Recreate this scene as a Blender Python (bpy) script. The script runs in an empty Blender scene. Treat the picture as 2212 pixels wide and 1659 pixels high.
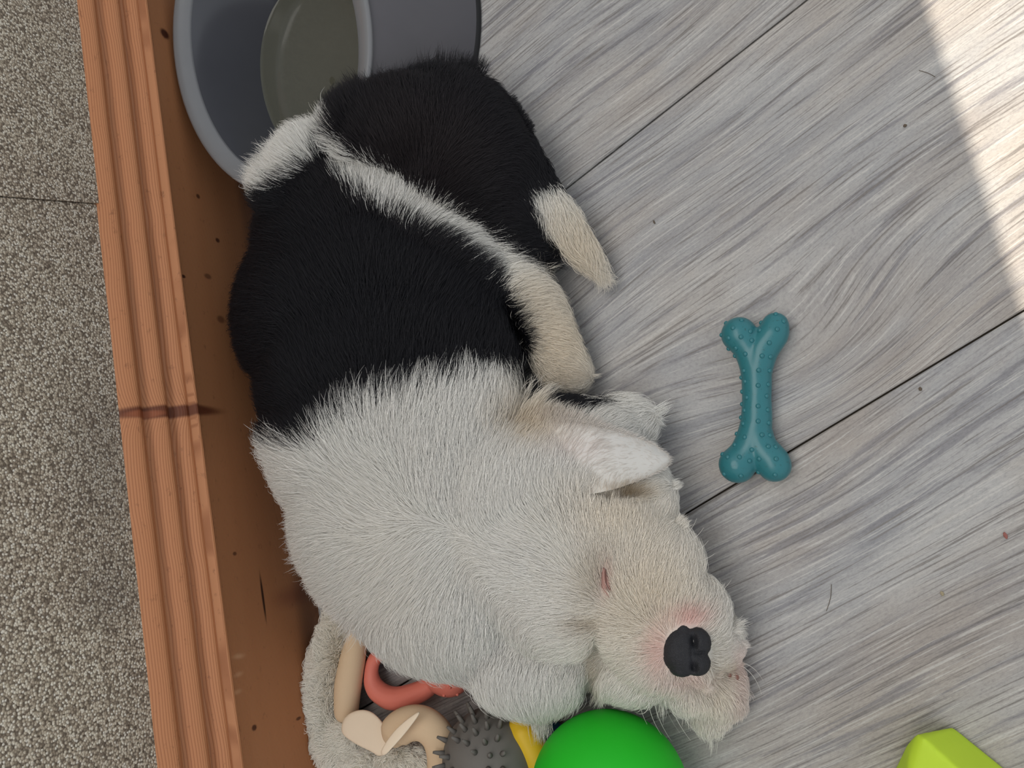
import bpy, bmesh, math, random
import numpy as np
from mathutils import Vector, Matrix, Quaternion, noise
from mathutils.bvhtree import BVHTree
from mathutils.kdtree import KDTree

random.seed(7); rng = np.random.default_rng(7)
C = bpy.context.scene.collection
scene = bpy.context.scene

# ------------------------------------------------------------------ camera
CX, CY, F, HC = 1106.0, 829.5, 1690.0, 0.55      # photo centre, focal length (pixels), camera height (m)
d1 = np.array([-4575., 3254., F]); d2 = np.array([-1921., -9830., F])   # plank and wall directions
N = np.cross(d1, d2); N /= np.linalg.norm(N)
AY = d2 / np.linalg.norm(d2); AZ = -N; AX = np.cross(AY, AZ)
M = np.stack([AX, AY, AZ], 1)                     # world -> camera (x right, y down, z forward)
CAM = np.array([0, 0, HC])
def P(px, py, z=0.0):                             # point at height z seen at a photo pixel
    r = M.T @ np.array([px - CX, py - CY, F]); t = (z - HC) / r[2]
    return Vector((r[0] * t, r[1] * t, z))
def Q(px, py, x):                                 # point on the plane x = const
    r = M.T @ np.array([px - CX, py - CY, F]); t = x / r[0]
    return Vector((x, r[1] * t, HC + r[2] * t))
def proj(A):
    c = (np.asarray(A) - CAM) @ M.T
    return np.stack([CX + F * c[:, 0] / c[:, 2], CY + F * c[:, 1] / c[:, 2]], 1)
def mpp(z):                                       # metres per pixel (about) at height z
    return (HC - z) / 1756.0

cam = bpy.data.cameras.new('camera'); co = bpy.data.objects.new('camera', cam); C.objects.link(co)
R = Matrix([list(M.T @ np.array([1, 0, 0])), list(M.T @ np.array([0, -1, 0])), list(M.T @ np.array([0, 0, -1]))]).transposed()
co.matrix_world = Matrix.Translation(Vector(CAM)) @ R.to_4x4()
cam.sensor_fit = 'HORIZONTAL'; cam.sensor_width = 36; cam.lens = 36 * F / 2212
cam.clip_start = 0.01; cam.clip_end = 50
scene.camera = co

# ------------------------------------------------------------------ world, sun, window light, exposure
w = bpy.data.worlds.new('world'); scene.world = w; w.use_nodes = True
w.node_tree.nodes['Background'].inputs[0].default_value = (0.90, 0.95, 1.0, 1)
w.node_tree.nodes['Background'].inputs[1].default_value = 0.60
SILL = 0.86
sun = bpy.data.lights.new('sun', 'SUN'); so = bpy.data.objects.new('sun', sun); C.objects.link(so)
sun.energy = 6.4; sun.angle = 0.008; sun.color = (1.0, 0.90, 0.76)
EDGE = 0.571
so.rotation_euler = Vector((EDGE, -0.18, -SILL)).to_track_quat('-Z', 'Y').to_euler()
al = bpy.data.lights.new('window_light', 'AREA'); ao = bpy.data.objects.new('window_light', al); C.objects.link(ao)
al.shape = 'RECTANGLE'; al.size = 1.5; al.size_y = 1.1; al.energy = 14.0; al.color = (1.0, 0.955, 0.90)
ao.location = (-0.41, 0.15, 1.45)
ao.rotation_euler = Vector((0.62, -0.05, -1.0)).to_track_quat('-Z', 'Y').to_euler()
vs = scene.view_settings
scene.display_settings.display_device = 'sRGB'
vs.view_transform = 'Standard'; vs.look = 'None'; vs.exposure = 0.0; vs.gamma = 1.0; vs.use_curve_mapping = False

# ------------------------------------------------------------------ helpers
def srgb(r, g, b):
    f = lambda c: (c / 255 / 12.92) if c / 255 <= 0.04045 else ((c / 255 + 0.055) / 1.055) ** 2.4
    return (f(r), f(g), f(b), 1)
class NT:
    def __init__(s, name, rough=0.5, spec=0.5):
        s.m = bpy.data.materials.new(name); s.m.use_nodes = True
        s.t = s.m.node_tree; s.b = s.t.nodes['Principled BSDF']
        s.b.inputs['Roughness'].default_value = rough; s.b.inputs['Specular IOR Level'].default_value = spec
    def n(s, typ, **kw):
        nd = s.t.nodes.new(typ)
        for k, v in kw.items(): setattr(nd, k, v)
        return nd
    def L(s, a, b): s.t.links.new(a, b)
    def setin(s, sock, v):
        if isinstance(v, bpy.types.NodeSocket): s.L(v, sock)
        else: sock.default_value = v
    def math(s, op, a, b=None, c=None, clamp=False):
        nd = s.n('ShaderNodeMath', operation=op, use_clamp=clamp); s.setin(nd.inputs[0], a)
        if b is not None: s.setin(nd.inputs[1], b)
        if c is not None: s.setin(nd.inputs[2], c)
        return nd.outputs[0]
    def vmath(s, op, a, b=None, scale=None):
        nd = s.n('ShaderNodeVectorMath', operation=op); s.setin(nd.inputs[0], a)
        if b is not None: s.setin(nd.inputs[1], b)
        if scale is not None: nd.inputs['Scale'].default_value = scale
        return nd
    def coord(s, kind='Object'): return s.n('ShaderNodeTexCoord').outputs[kind]
    def noise(s, vec, scale, detail=4, rough=0.55, dist=0.0):
        nd = s.n('ShaderNodeTexNoise'); s.L(vec, nd.inputs['Vector'])
        nd.inputs['Scale'].default_value = scale; nd.inputs['Detail'].default_value = detail
        nd.inputs['Roughness'].default_value = rough; nd.inputs['Distortion'].default_value = dist
        return nd.outputs[0]
    def ramp(s, fac, stops):
        nd = s.n('ShaderNodeValToRGB'); s.setin(nd.inputs[0], fac); e = nd.color_ramp.elements
        while len(e) < len(stops): e.new(0.5)
        for i, (p, c) in enumerate(stops): e[i].position = p; e[i].color = c if len(c) == 4 else (*c, 1)
        return nd.outputs[0]
    def mix(s, fac, a, b, mode='MIX'):
        nd = s.n('ShaderNodeMix', data_type='RGBA', blend_type=mode); s.setin(nd.inputs[0], fac)
        s.setin(nd.inputs[6], a); s.setin(nd.inputs[7], b); return nd.outputs[2]
    def bump(s, h, strength, dist=0.001):
        nd = s.n('ShaderNodeBump'); nd.inputs['Strength'].default_value = strength
        nd.inputs['Distance'].default_value = dist; s.L(h, nd.inputs['Height']); s.L(nd.outputs[0], s.b.inputs['Normal'])
    def scale(s, vec, v):
        nd = s.n('ShaderNodeMapping'); s.L(vec, nd.inputs[0]); nd.inputs['Scale'].default_value = v; return nd.outputs[0]
    def spot(s, xyz, c, r, edge=0.3):             # 1 inside an ellipsoid-shaped mark, 0 outside
        v = s.vmath('SUBTRACT', xyz, c).outputs[0]
        v = s.vmath('DIVIDE', v, r).outputs[0]
        l = s.vmath('LENGTH', v).outputs['Value']
        nd = s.n('ShaderNodeMapRange', interpolation_type='SMOOTHSTEP'); s.L(l, nd.inputs[0])
        nd.inputs[1].default_value = 1 + edge; nd.inputs[2].default_value = 1 - edge
        return nd.outputs[0]
    def color(s, v): s.setin(s.b.inputs['Base Color'], v); return s

def link(o, parent=None, **props):
    C.objects.link(o)
    if parent: o.parent = parent
    for k, v in props.items(): o[k] = v
    return o
def empty(name, loc=(0, 0, 0), **props):
    o = bpy.data.objects.new(name, None); o.empty_display_size = 0.02; o.location = loc
    return link(o, None, **props)
def mesh_obj(name, verts, faces, mat, parent=None, smooth=True, **props):
    me = bpy.data.meshes.new(name); me.from_pydata([tuple(v) for v in verts], [], faces); me.validate(); me.update()
    if smooth: me.polygons.foreach_set('use_smooth', [True] * len(me.polygons))
    if mat: me.materials.append(mat)
    return link(bpy.data.objects.new(name, me), parent, **props)
def bm_obj(name, bm, mat, parent=None, smooth=True, **props):
    me = bpy.data.meshes.new(name); bm.normal_update(); bm.to_mesh(me); bm.free()
    if smooth: me.polygons.foreach_set('use_smooth', [True] * len(me.polygons))
    if mat: me.materials.append(mat)
    return link(bpy.data.objects.new(name, me), parent, **props)
def set_origin(o, loc):
    loc = Vector(loc); o.data.transform(Matrix.Translation(-loc)); o.location = loc
def add_ell(bm, c, axes, sub=3):                  # ellipsoid with three axis vectors
    mt = Matrix([list(axes[0]), list(axes[1]), list(axes[2])]).transposed().to_4x4(); mt.translation = Vector(c)
    bmesh.ops.create_icosphere(bm, subdivisions=sub, radius=1.0, matrix=mt)
def img_axes(px, py, z, r1, r2, rz, ang):
    a = math.radians(ang); c = P(px, py, z)
    u = P(px + r1 * math.cos(a), py + r1 * math.sin(a), z) - c
    v = Vector((0, 0, 1)).cross(u).normalized() * ((P(px - r2 * math.sin(a), py + r2 * math.cos(a), z) - c).length)
    return c, (u, v, Vector((0, 0, rz)))
def blob(bm, px, py, z, r1, r2, rz, ang=0, sub=3):
    c, ax = img_axes(px, py, z, r1, r2, rz, ang); add_ell(bm, c, ax, sub)
def chain(bm, pts, steps=8, sub=2):               # pts: (px,py,z,r_px[,rz]) round beads swept along a smooth path
    W = [(P(p[0], p[1], p[2]), p[3] * mpp(p[2])) for p in pts]
    for i in range(len(W) - 1):
        p0 = W[max(i - 1, 0)][0]; p1, r1 = W[i]; p2, r2 = W[i + 1]; p3 = W[min(i + 2, len(W) - 1)][0]
        for k in range(steps + (i == len(W) - 2)):
            t = k / steps
            q = 0.5 * ((2 * p1) + (p2 - p0) * t + (2 * p0 - 5 * p1 + 4 * p2 - p3) * t * t + (3 * p1 - p0 - 3 * p2 + p3) * t ** 3)
            r = r1 + (r2 - r1) * t
            add_ell(bm, q, (Vector((r, 0, 0)), Vector((0, r, 0)), Vector((0, 0, r))), sub)
def remesh(name, bm, voxel, smooth_it, mat, parent=None, factor=0.5, **props):
    me = bpy.data.meshes.new(name); bm.to_mesh(me); bm.free()
    o = bpy.data.objects.new(name, me); C.objects.link(o)
    m = o.modifiers.new('r', 'REMESH'); m.mode = 'VOXEL'; m.voxel_size = voxel; m.use_smooth_shade = True
    if smooth_it:
        s = o.modifiers.new('s', 'SMOOTH'); s.iterations = smooth_it; s.factor = factor
    dg = bpy.context.evaluated_depsgraph_get(); dg.update()
    nm = bpy.data.meshes.new_from_object(o.evaluated_get(dg)); nm.name = name
    C.objects.unlink(o); bpy.data.objects.remove(o)
    nm.materials.clear()
    if mat: nm.materials.append(mat)
    nm.polygons.foreach_set('use_smooth', [True] * len(nm.polygons))
    return link(bpy.data.objects.new(name, nm), parent, **props)
def tube(path, radii, seg=16, closed=False, squash=1.0, caps=True):   # swept tube, path of Vectors
    bm = bmesh.new(); n = len(path); rings = []
    up = Vector((0, 0, 1))
    for i in range(n):
        a = path[(i - 1) % n] if (closed or i > 0) else path[i]; b = path[(i + 1) % n] if (closed or i < n - 1) else path[i]
        t = (b - a).normalized(); s = t.cross(up).normalized(); q = s.cross(t).normalized()
        rings.append([bm.verts.new(path[i] + (s * math.cos(k * 2 * math.pi / seg) + q * squash * math.sin(k * 2 * math.pi / seg)) * radii[i]) for k in range(seg)])
    for i in range(n if closed else n - 1):
        A, B = rings[i], rings[(i + 1) % n]
        for k in range(seg): bm.faces.new((A[k], A[(k + 1) % seg], B[(k + 1) % seg], B[k]))
    if not closed and caps: bm.faces.new(rings[0][::-1]); bm.faces.new(rings[-1])
    return bm
def spline(pts, steps=8, closed=False):
    out = []; n = len(pts)
    for i in range(n if closed else n - 1):
        g = lambda k: np.array(pts[k % n] if closed else pts[min(max(k, 0), n - 1)], float)
        p0, p1, p2, p3 = g(i - 1), g(i), g(i + 1), g(i + 2)
        for k in range(steps):
            t = k / steps
            out.append(0.5 * ((2 * p1) + (p2 - p0) * t + (2 * p0 - 5 * p1 + 4 * p2 - p3) * t * t + (3 * p1 - p0 - 3 * p2 + p3) * t ** 3))
    if not closed: out.append(np.array(pts[-1], float))
    return out

# ------------------------------------------------------------------ materials
def mat_floor():
    m = NT('washed_oak_laminate', 0.42, 0.35)
    co_ = m.coord('Object')                       # every plank keeps its own origin and offset
    info = m.n('ShaderNodeObjectInfo')
    rnd = m.math('MULTIPLY', info.outputs['Random'], 37.0)
    sep = m.n('ShaderNodeSeparateXYZ'); m.L(co_, sep.inputs[0])
    x, y = sep.outputs[0], sep.outputs[1]
    low = m.noise(m.scale(co_, (2.4, 5.0, 1)), 1.3, 1, 0.4)
    yy = m.math('MULTIPLY_ADD', m.math('SUBTRACT', low, 0.5), 0.040, y)
    # cathedral figure: rings bend around a knot
    kx, ky = KNOT
    gx = m.math('DIVIDE', m.math('SUBTRACT', x, kx), 0.085); gy = m.math('DIVIDE', m.math('SUBTRACT', y, ky), 0.042)
    g = m.math('POWER', 2.718, m.math('MULTIPLY', m.math('ADD', m.math('MULTIPLY', gx, gx), m.math('MULTIPLY', gy, gy)), -1.0))
    yy = m.math('MULTIPLY_ADD', g, 0.030, yy)
    cb = m.n('ShaderNodeCombineXYZ'); m.L(m.math('ADD', x, rnd), cb.inputs[0]); m.L(yy, cb.inputs[1]); m.L(rnd, cb.inputs[2])
    v = cb.outputs[0]
    big = m.noise(m.scale(v, (5, 42, 1)), 1.0, 5, 0.62, 0.25)
    mid = m.noise(m.scale(v, (9, 190, 1)), 1.0, 5, 0.60, 0.12)
    fine = m.noise(m.scale(v, (17, 660, 1)), 1.0, 4, 0.6, 0.10)
    micro = m.noise(m.scale(v, (420, 900, 1)), 1.0, 4, 0.75)
    patch = m.noise(m.scale(v, (6, 13, 1)), 1.0, 4, 0.6)
    base = m.ramp(big, [(0.30, srgb(136, 136, 140)), (0.45, srgb(161, 160, 160)), (0.60, srgb(176, 174, 172)), (0.8, srgb(166, 159, 151))])
    warm = m.ramp(patch, [(0.42, (0, 0, 0)), (0.68, (1, 1, 1))])
    base = m.mix(m.math('MULTIPLY', warm, 0.6), base, srgb(166, 154, 142))
    dk = m.ramp(mid, [(0.36, (1, 1, 1)), (0.45, (0, 0, 0))])
    base = m.mix(m.math('MULTIPLY', dk, 0.60), base, srgb(112, 110, 116))
    fd = m.ramp(fine, [(0.36, (1, 1, 1)), (0.44, (0, 0, 0))])
    base = m.mix(m.math('MULTIPLY', fd, 0.75), base, srgb(112, 106, 102))
    lt = m.ramp(fine, [(0.58, (0, 0, 0)), (0.63, (1, 1, 1))])
    base = m.mix(m.math('MULTIPLY', lt, 0.6), base, srgb(198, 195, 190))
    mc = m.ramp(micro, [(0.32, (0.80, 0.80, 0.81)), (0.52, (1, 1, 1)), (0.72, (1.07, 1.07, 1.07))])
    base = m.mix(1.0, base, mc, 'MULTIPLY')
    m.color(base)
    h = m.math('MULTIPLY_ADD', mid, 0.6, m.math('MULTIPLY', fine, 0.8))
    m.bump(m.math('MULTIPLY_ADD', micro, 0.25, h), 0.55, 0.0007)
    return m.m
def mat_pine():
    m = NT('varnished_pine', 0.48, 0.3)
    g = m.coord('Object')
    # grain coordinate runs around the profile: height plus a bit of depth
    wob = m.noise(m.scale(g, (0.5, 2.2, 2)), 3.0, 3, 0.5)
    kn = None
    sep = m.n('ShaderNodeSeparateXYZ'); m.L(g, sep.inputs[0])
    k1 = Q(395, 884, WX)
    dy = m.math('DIVIDE', m.math('SUBTRACT', sep.outputs[1], k1.y), 0.012)
    bend = m.math('DIVIDE', 0.004, m.math('MULTIPLY_ADD', dy, dy, 1.0))
    zc = m.math('MULTIPLY_ADD', m.math('SUBTRACT', wob, 0.5), 0.008, sep.outputs[2])
    zc = m.math('ADD', zc, bend)
    cb = m.n('ShaderNodeCombineXYZ'); m.L(m.math('MULTIPLY', sep.outputs[1], 0.02), cb.inputs[1]); m.L(zc, cb.inputs[2])
    wv = m.n('ShaderNodeTexWave', wave_type='BANDS', bands_direction='Z'); m.L(cb.outputs[0], wv.inputs[0])
    wv.inputs['Scale'].default_value = 250; wv.inputs['Distortion'].default_value = 1.0; wv.inputs['Detail'].default_value = 3; wv.inputs['Detail Scale'].default_value = 1.5
    broad = m.noise(m.scale(g, (3, 1.2, 24)), 1.0, 4, 0.55)
    dirt = m.noise(m.scale(g, (80, 50, 90)), 2.0, 5, 0.7)
    prof = m.n('ShaderNodeMapRange', interpolation_type='SMOOTHSTEP'); m.L(sep.outputs[2], prof.inputs[0])
    prof.inputs[1].default_value = 0.1045; prof.inputs[2].default_value = 0.1105
    amp = m.math('MULTIPLY_ADD', prof.outputs[0], 0.04, 0.44)
    base = m.mix(broad, srgb(196, 138, 96), srgb(172, 112, 72))
    base = m.mix(m.math('MULTIPLY', prof.outputs[0], 0.55), base, srgb(210, 144, 102))
    line = m.ramp(wv.outputs[0], [(0.0, (1, 1, 1)), (0.45, (0, 0, 0))])
    base = m.mix(m.math('MULTIPLY', line, amp), base, srgb(140, 78, 44))
    base = m.mix(m.math('MULTIPLY', m.ramp(dirt, [(0.60, (0, 0, 0)), (0.74, (1, 1, 1))]), 0.5), base, srgb(96, 52, 32))
    # knots, bruises and the dark split
    for (px, py, ry, rz, dark) in [(356, 73, .0042, .0044, .95), (396, 597, .0014, .0022, .95), (470, 519, .0020, .0022, .9), (449, 597, .0022, .0038, .6), (428, 424, .002, .002, .8),
                                   (477, 690, .003, .004, .6), (375, 1541, .0016, .0022, .85), (549, 1572, .002, .0024, .9), (507, 1196, .0014, .002, .7), (645, 1552, .0012, .003, .8)]:
        c = Q(px, py, WX if px > 330 else WX - 0.008)
        wv_ = m.vmath('ADD', g, m.vmath('SCALE', m.vmath('SUBTRACT', m.n('ShaderNodeTexNoise').outputs[1], (.5, .5, .5)).outputs[0], scale=0.0).outputs[0]).outputs[0]
        base = m.mix(m.math('MULTIPLY', m.spot(g, tuple(c), (0.05, ry, rz), 0.4), dark), base, srgb(62, 22, 12))
    c = Q(400, 884, WX); base = m.mix(m.math('MULTIPLY', m.spot(g, (c.x, c.y, c.z + .008), (0.1, .0046, .042), 0.30), 0.85), base, srgb(86, 34, 20))
    c = Q(345, 884, WX); base = m.mix(m.math('MULTIPLY', m.spot(g, (c.x, c.y, c.z), (0.1, .0028, .012), 0.35), 0.8), base, srgb(160, 92, 60))
    c = Q(268, 880, WX - 0.008); base = m.mix(m.math('MULTIPLY', m.spot(g, tuple(c), (0.1, .0036, .0036), 0.3), 0.5), base, srgb(110, 60, 36))
    c = Q(568, 1290, WX); base = m.mix(m.math('MULTIPLY', m.spot(g, tuple(c), (0.1, .0165, .0012), 0.5), 0.95), base, srgb(40, 16, 8))
    c = Q(640, 1285, WX); base = m.mix(m.math('MULTIPLY', m.spot(g, tuple(c), (0.1, .007, .022), 0.9), 0.5), base, srgb(120, 58, 44))
    for px, py in ((512, 1417), (515, 1457), (512, 1495), (520, 1418)):
        c = Q(px, py, WX); base = m.mix(m.math('MULTIPLY', m.spot(g, tuple(c), (0.1, .0014, .004), 0.8), 0.4), base, srgb(226, 178, 140))
    m.color(base)
    m.bump(m.math('MULTIPLY_ADD', dirt, 0.35, wv.outputs[0]), 0.22, 0.0005)
    return m.m
def mat_wall():
    m = NT('speckled_wall_covering', 0.9, 0.1)
    g = m.coord('Object')
    jit = m.vmath('ADD', g, m.vmath('SCALE', m.n('ShaderNodeTexNoise').outputs[1], scale=0.0).outputs[0]).outputs[0]
    vo = m.n('ShaderNodeTexVoronoi'); m.L(jit, vo.inputs[0]); vo.inputs['Scale'].default_value = 680; vo.inputs['Randomness'].default_value = 1
    sx = m.n('ShaderNodeSeparateColor'); m.L(vo.outputs['Color'], sx.inputs[0])
    cellv = sx.outputs[0]
    base = m.ramp(cellv, [(0.0, srgb(104, 93, 82)), (0.28, srgb(172, 158, 140)), (0.6, srgb(216, 203, 182)), (0.88, srgb(252, 244, 226)), (1.0, srgb(255, 250, 238))])
    base = m.mix(m.ramp(vo.outputs['Distance'], [(0.42, (0, 0, 0)), (0.85, (1, 1, 1))]), base, srgb(126, 115, 102))
    big = m.noise(g, 9, 3, 0.5); bi2 = m.noise(g, 70, 4, 0.6)
    base = m.mix(1.0, base, m.ramp(big, [(0.35, (0.92, 0.90, 0.90)), (0.6, (1, 1, 1))]), 'MULTIPLY')
    base = m.mix(1.0, base, m.ramp(bi2, [(0.32, (0.93, 0.92, 0.92)), (0.55, (1, 1, 1))]), 'MULTIPLY')
    c = Q(215, 1285, WX - .03); base = m.mix(m.math('MULTIPLY', m.spot(g, tuple(c), (.1, .02, .02), 0.9), 0.3), base, srgb(90, 82, 80))
    c = Q(210, 1010, WX - .03); base = m.mix(m.math('MULTIPLY', m.spot(g, tuple(c), (.1, .05, .03), 0.9), 0.26), base, srgb(96, 90, 86))
    m.color(base)
    m.bump(m.math('MULTIPLY', vo.outputs['Distance'], -1.0), 0.8, 0.0014)
    return m.m
def plain(name, col, rough=0.5, spec=0.5, bump=0, bscale=300, var=0.0, sss=0.0, coat=0.0):
    m = NT(name, rough, spec); g = m.coord('Object')
    n = m.noise(g, 60, 4, 0.6)
    c2 = tuple(min(1, c * (1 - var)) for c in col[:3]) + (1,)
    m.color(m.mix(n, col, c2))
    if bump: m.bump(m.noise(g, bscale, 3, 0.6), bump, 0.0005)
    if sss:
        m.b.inputs['Subsurface Weight'].default_value = sss; m.b.inputs['Subsurface Scale'].default_value = 0.004
    m.b.inputs['Coat Weight'].default_value = coat
    return m.m

WX = -0.431                                       # face of the skirting board
# ------------------------------------------------------------------ floor of planks
pd = Vector((math.cos(math.radians(20)), math.sin(math.radians(20)), 0)); pn = Vector((-pd.y, pd.x, 0))
L0, PW = 0.0199, 0.2516
kp = P(1725, 800); KNOT = (kp.dot(pd), kp.dot(pn) - (L0 + PW / 2))
FM = mat_floor()
dm = plain('dark_joint', srgb(96, 86, 74), 0.9)
bm = bmesh.new(); bmesh.ops.create_cube(bm, size=1, matrix=Matrix.Translation((0.9, 0.25, -0.0145)) @ Matrix.Diagonal((3.0, 3.2, 0.013, 1)))
floor = bm_obj('floor', bm, dm, None, False, kind='structure')
def plank_mesh(length):
    bm = bmesh.new(); hw = PW / 2 - 0.0006; g = 0.0008; t = 0.008
    prof = [(-hw, -t), (-hw, -g), (-hw + g, 0), (hw - g, 0), (hw, -g), (hw, -t)]
    A = [bm.verts.new((-length / 2 + (g if 0 < i < 5 and z == 0 else 0), y, z)) for i, (y, z) in enumerate(prof)]
    B = [bm.verts.new((length / 2 - (g if z == 0 else 0), y, z)) for y, z in prof]
    for i in range(5): bm.faces.new((A[i], B[i], B[i + 1], A[i + 1]))
    bm.faces.new(A); bm.faces.new(B[::-1]); bmesh.ops.recalc_face_normals(bm, faces=bm.faces)
    me = bpy.data.meshes.new('plank'); bm.to_mesh(me); bm.free(); me.materials.append(FM); return me
PL = 1.86; pm = plank_mesh(PL - 0.001)
for r in range(-4, 6):
    cy_ = L0 + PW / 2 + r * PW
    sh = {0: 0.0, 1: 0.35, -1: 0.25}.get(r, (r * 0.47) % 0.9)
    for k in (-1, 0, 1):
        cxl = k * PL + (0.0 if r == 0 else sh * (1 if r != 1 else -1))
        c = pd * cxl + pn * cy_
        e0 = (pd * (cxl - PL / 2) + pn * cy_); e1 = (pd * (cxl + PL / 2) + pn * cy_)
        if e1.x < -0.42 or e0.x > 2.2 or (e0.x < -2.0): 
            if not (e0.x < WX < e1.x): continue
        if e0.x > 1.9: continue
        me = pm
        o = bpy.data.objects.new('plank', me); o.location = c; o.rotation_euler = (0, 0, math.radians(20))
        link(o, floor)
# trim planks that would run through the wall
bpy.context.view_layer.update()
for o in [q for q in bpy.data.objects if q.name.startswith('plank')]:
    bm = bmesh.new(); bm.from_mesh(o.data); mw = o.matrix_world.copy()
    for x0, sgn in ((WX - 0.008, -1), (2.4, 1)):
        inv = mw.inverted(); pc = inv @ Vector((x0, 0, 0)); nn = (inv.to_3x3() @ Vector((sgn, 0, 0))).normalized()
        bmesh.ops.bisect_plane(bm, geom=bm.verts[:] + bm.edges[:] + bm.faces[:], plane_co=pc, plane_no=nn, clear_outer=True)
        bmesh.ops.holes_fill(bm, edges=[e for e in bm.edges if e.is_boundary])
    if not bm.verts: bpy.data.objects.remove(o); bm.free(); continue
    me = o.data.copy(); bm.to_mesh(me); bm.free(); o.data = me

# ------------------------------------------------------------------ wall with window, skirting board
WM = mat_wall()
SKT = Q(147, 0, WX - .026).z
WP = WX - 0.0225
s0, s1 = Q(0, 425, WP), Q(212, 441, WP)           # the joint between two widths of wall covering
sl = (s0.y - s1.y) / (s0.z - s1.z)
Y0, Y1, ZT = -1.4, 2.0, 2.5; WY0, WY1, WZ1 = -0.9, 1.4, 2.15
def seam_y(z): return s1.y + sl * (min(z, 0.6) - s1.z)
plaster = plain('white_plaster', srgb(225, 222, 215), 0.9)
bm = bmesh.new()
def bxs(bm, a, b):
    a, b = Vector(a), Vector(b)
    bmesh.ops.create_cube(bm, size=1, matrix=Matrix.Translation((a + b) / 2) @ Matrix.Diagonal((*(b - a), 1)))
bxs(bm, (WP - 0.09, Y0, -0.01), (WP - 0.003, Y1, SILL)); bxs(bm, (WP - 0.09, Y0, WZ1), (WP - 0.003, Y1, ZT))
bxs(bm, (WP - 0.09, Y0, SILL), (WP - 0.003, WY0, WZ1)); bxs(bm, (WP - 0.09, WY1, SILL), (WP - 0.003, Y1, WZ1))
wall = bm_obj('wall_left', bm, plaster, None, False, kind='structure')
def panel(ya, yb, off, flap):                      # ya, yb: functions of height
    vs_, fs = [], []; nz = 60
    zs = [SKT - 0.012 + (0.74 - SKT + 0.012) * (i / nz) ** 1.5 for i in range(nz + 1)]
    for z in zs:
        for y in (ya(z), yb(z)):
            vs_ += [(WP + off, y, z), (WP - 0.003, y, z)]
    for i in range(nz):
        a = 4 * i
        fs += [(a, a + 2, a + 6, a + 4), (a, a + 4, a + 5, a + 1), (a + 2, a + 3, a + 7, a + 6)]
    fs += [(0, 1, 3, 2), (4 * nz, 4 * nz + 2, 4 * nz + 3, 4 * nz + 1)]
    return mesh_obj('wall_covering', vs_, fs, WM, wall, False)
panel(lambda z: seam_y(z) + 0.0004, lambda z: Y1, 0.0014, 0)
panel(lambda z: Y0, lambda z: seam_y(z) - 0.0004, 0.0, 0)
wf = plain('white_window_paint', srgb(232, 232, 228), 0.4)
bm = bmesh.new()
for a, b in (((WP - .09, WY0, SILL), (WP - .03, WY1, SILL + .04)), ((WP - .09, WY0, WZ1 - .05), (WP - .03, WY1, WZ1)),
             ((WP - .09, WY0, SILL + .04), (WP - .03, WY0 + .05, WZ1 - .05)), ((WP - .09, WY1 - .05, SILL + .04), (WP - .03, WY1, WZ1 - .05))): bxs(bm, a, b)
bm_obj('window_1', bm, wf, None, False, kind='structure')

PM = mat_pine()
ZB = .1085
prof = [(-.030, -.004), (0, -.004), (0, .030), (0, .060), (0, .104), (.0006, .1072), (.0034, .1078), (.0036, ZB)]
ZS = SKT - ZB
def lobe(s0, s1, x0, x1, D):                       # slow slope facing up, quick curl under; listed from the bottom up
    out = []
    for i in range(11):
        q = 1 - i / 10                             # q runs 1 (bottom) .. 0 (top)
        b = x0 + (x1 - x0) * q
        h = math.sin(math.pi / 2 * q / .58) if q < .58 else .5 + .5 * math.cos(math.pi * (q - .58) / .42)
        out.append((b + D * h, SKT - ZS * (s0 + (s1 - s0) * q)))
    return out
prof += [(.0030, ZB + .0018)] + lobe(.76, .985, -.0130, -.0030, .0035)[1:] + lobe(.40, .76, -.0185, -.0130, .0075)[1:] + lobe(.03, .40, -.0240, -.0185, .0070)[1:]
prof += [(-.0250, SKT - .0006), (-.027, SKT), (-.030, SKT)]
ys = np.concatenate([np.linspace(Y0, -0.25, 12), np.linspace(-0.24, 0.75, 160), np.linspace(0.78, Y1, 12)])
vs_, fs = [], []; n = len(prof)
for i, y in enumerate(ys):
    for (x, z) in prof:
        wv = 0.0004 * noise.noise(Vector((3, y * 9, z * 12))) if 0.09 < z < 0.18 else 0
        vs_.append((WX + x + wv, y, z + wv * 0.7))
for i in range(len(ys) - 1):
    for k in range(n): fs.append((i * n + k, i * n + (k + 1) % n, (i + 1) * n + (k + 1) % n, (i + 1) * n + k))
fs += [tuple(range(n)), tuple(range((len(ys) - 1) * n, len(ys) * n))[::-1]]
sk = mesh_obj('baseboard_left', vs_, fs, PM, None, True, kind='structure')
bm = bmesh.new(); bm.from_mesh(sk.data); bmesh.ops.recalc_face_normals(bm, faces=bm.faces); bm.to_mesh(sk.data); bm.free()

# ------------------------------------------------------------------ feeding bowl
BM = NT('grey_bowl_plastic', 0.34, 0.5); g = BM.coord('Object')
BM.color(BM.mix(BM.noise(g, 20, 3), srgb(92, 90, 95), srgb(80, 79, 84)))
BM.bump(BM.noise(g, 900, 2, 0.5), 0.12, 0.0002); BMm = BM.m
BL = plain('grey_bowl_rim', srgb(126, 127, 130), 0.30, 0.5, 0.05, 600, 0.1)
rub = plain('black_rubber_foot', srgb(24, 24, 26), 0.7)
bc = Vector((-0.305, 0.43, 0))
bowl = empty('feeding_bowl', bc, label='grey plastic dog bowl holding water, beside the skirting board at the top', category='bowl')
RC, RA, RB = Vector((-0.333, 0.403, 0)), 0.0915, 0.1345
BC, BA, BB = Vector((-0.3015, 0.448, 0)), 0.1165, 0.152
IC, IA, IB = Vector((-0.3275, 0.398, 0)), 0.056, 0.084
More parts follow.
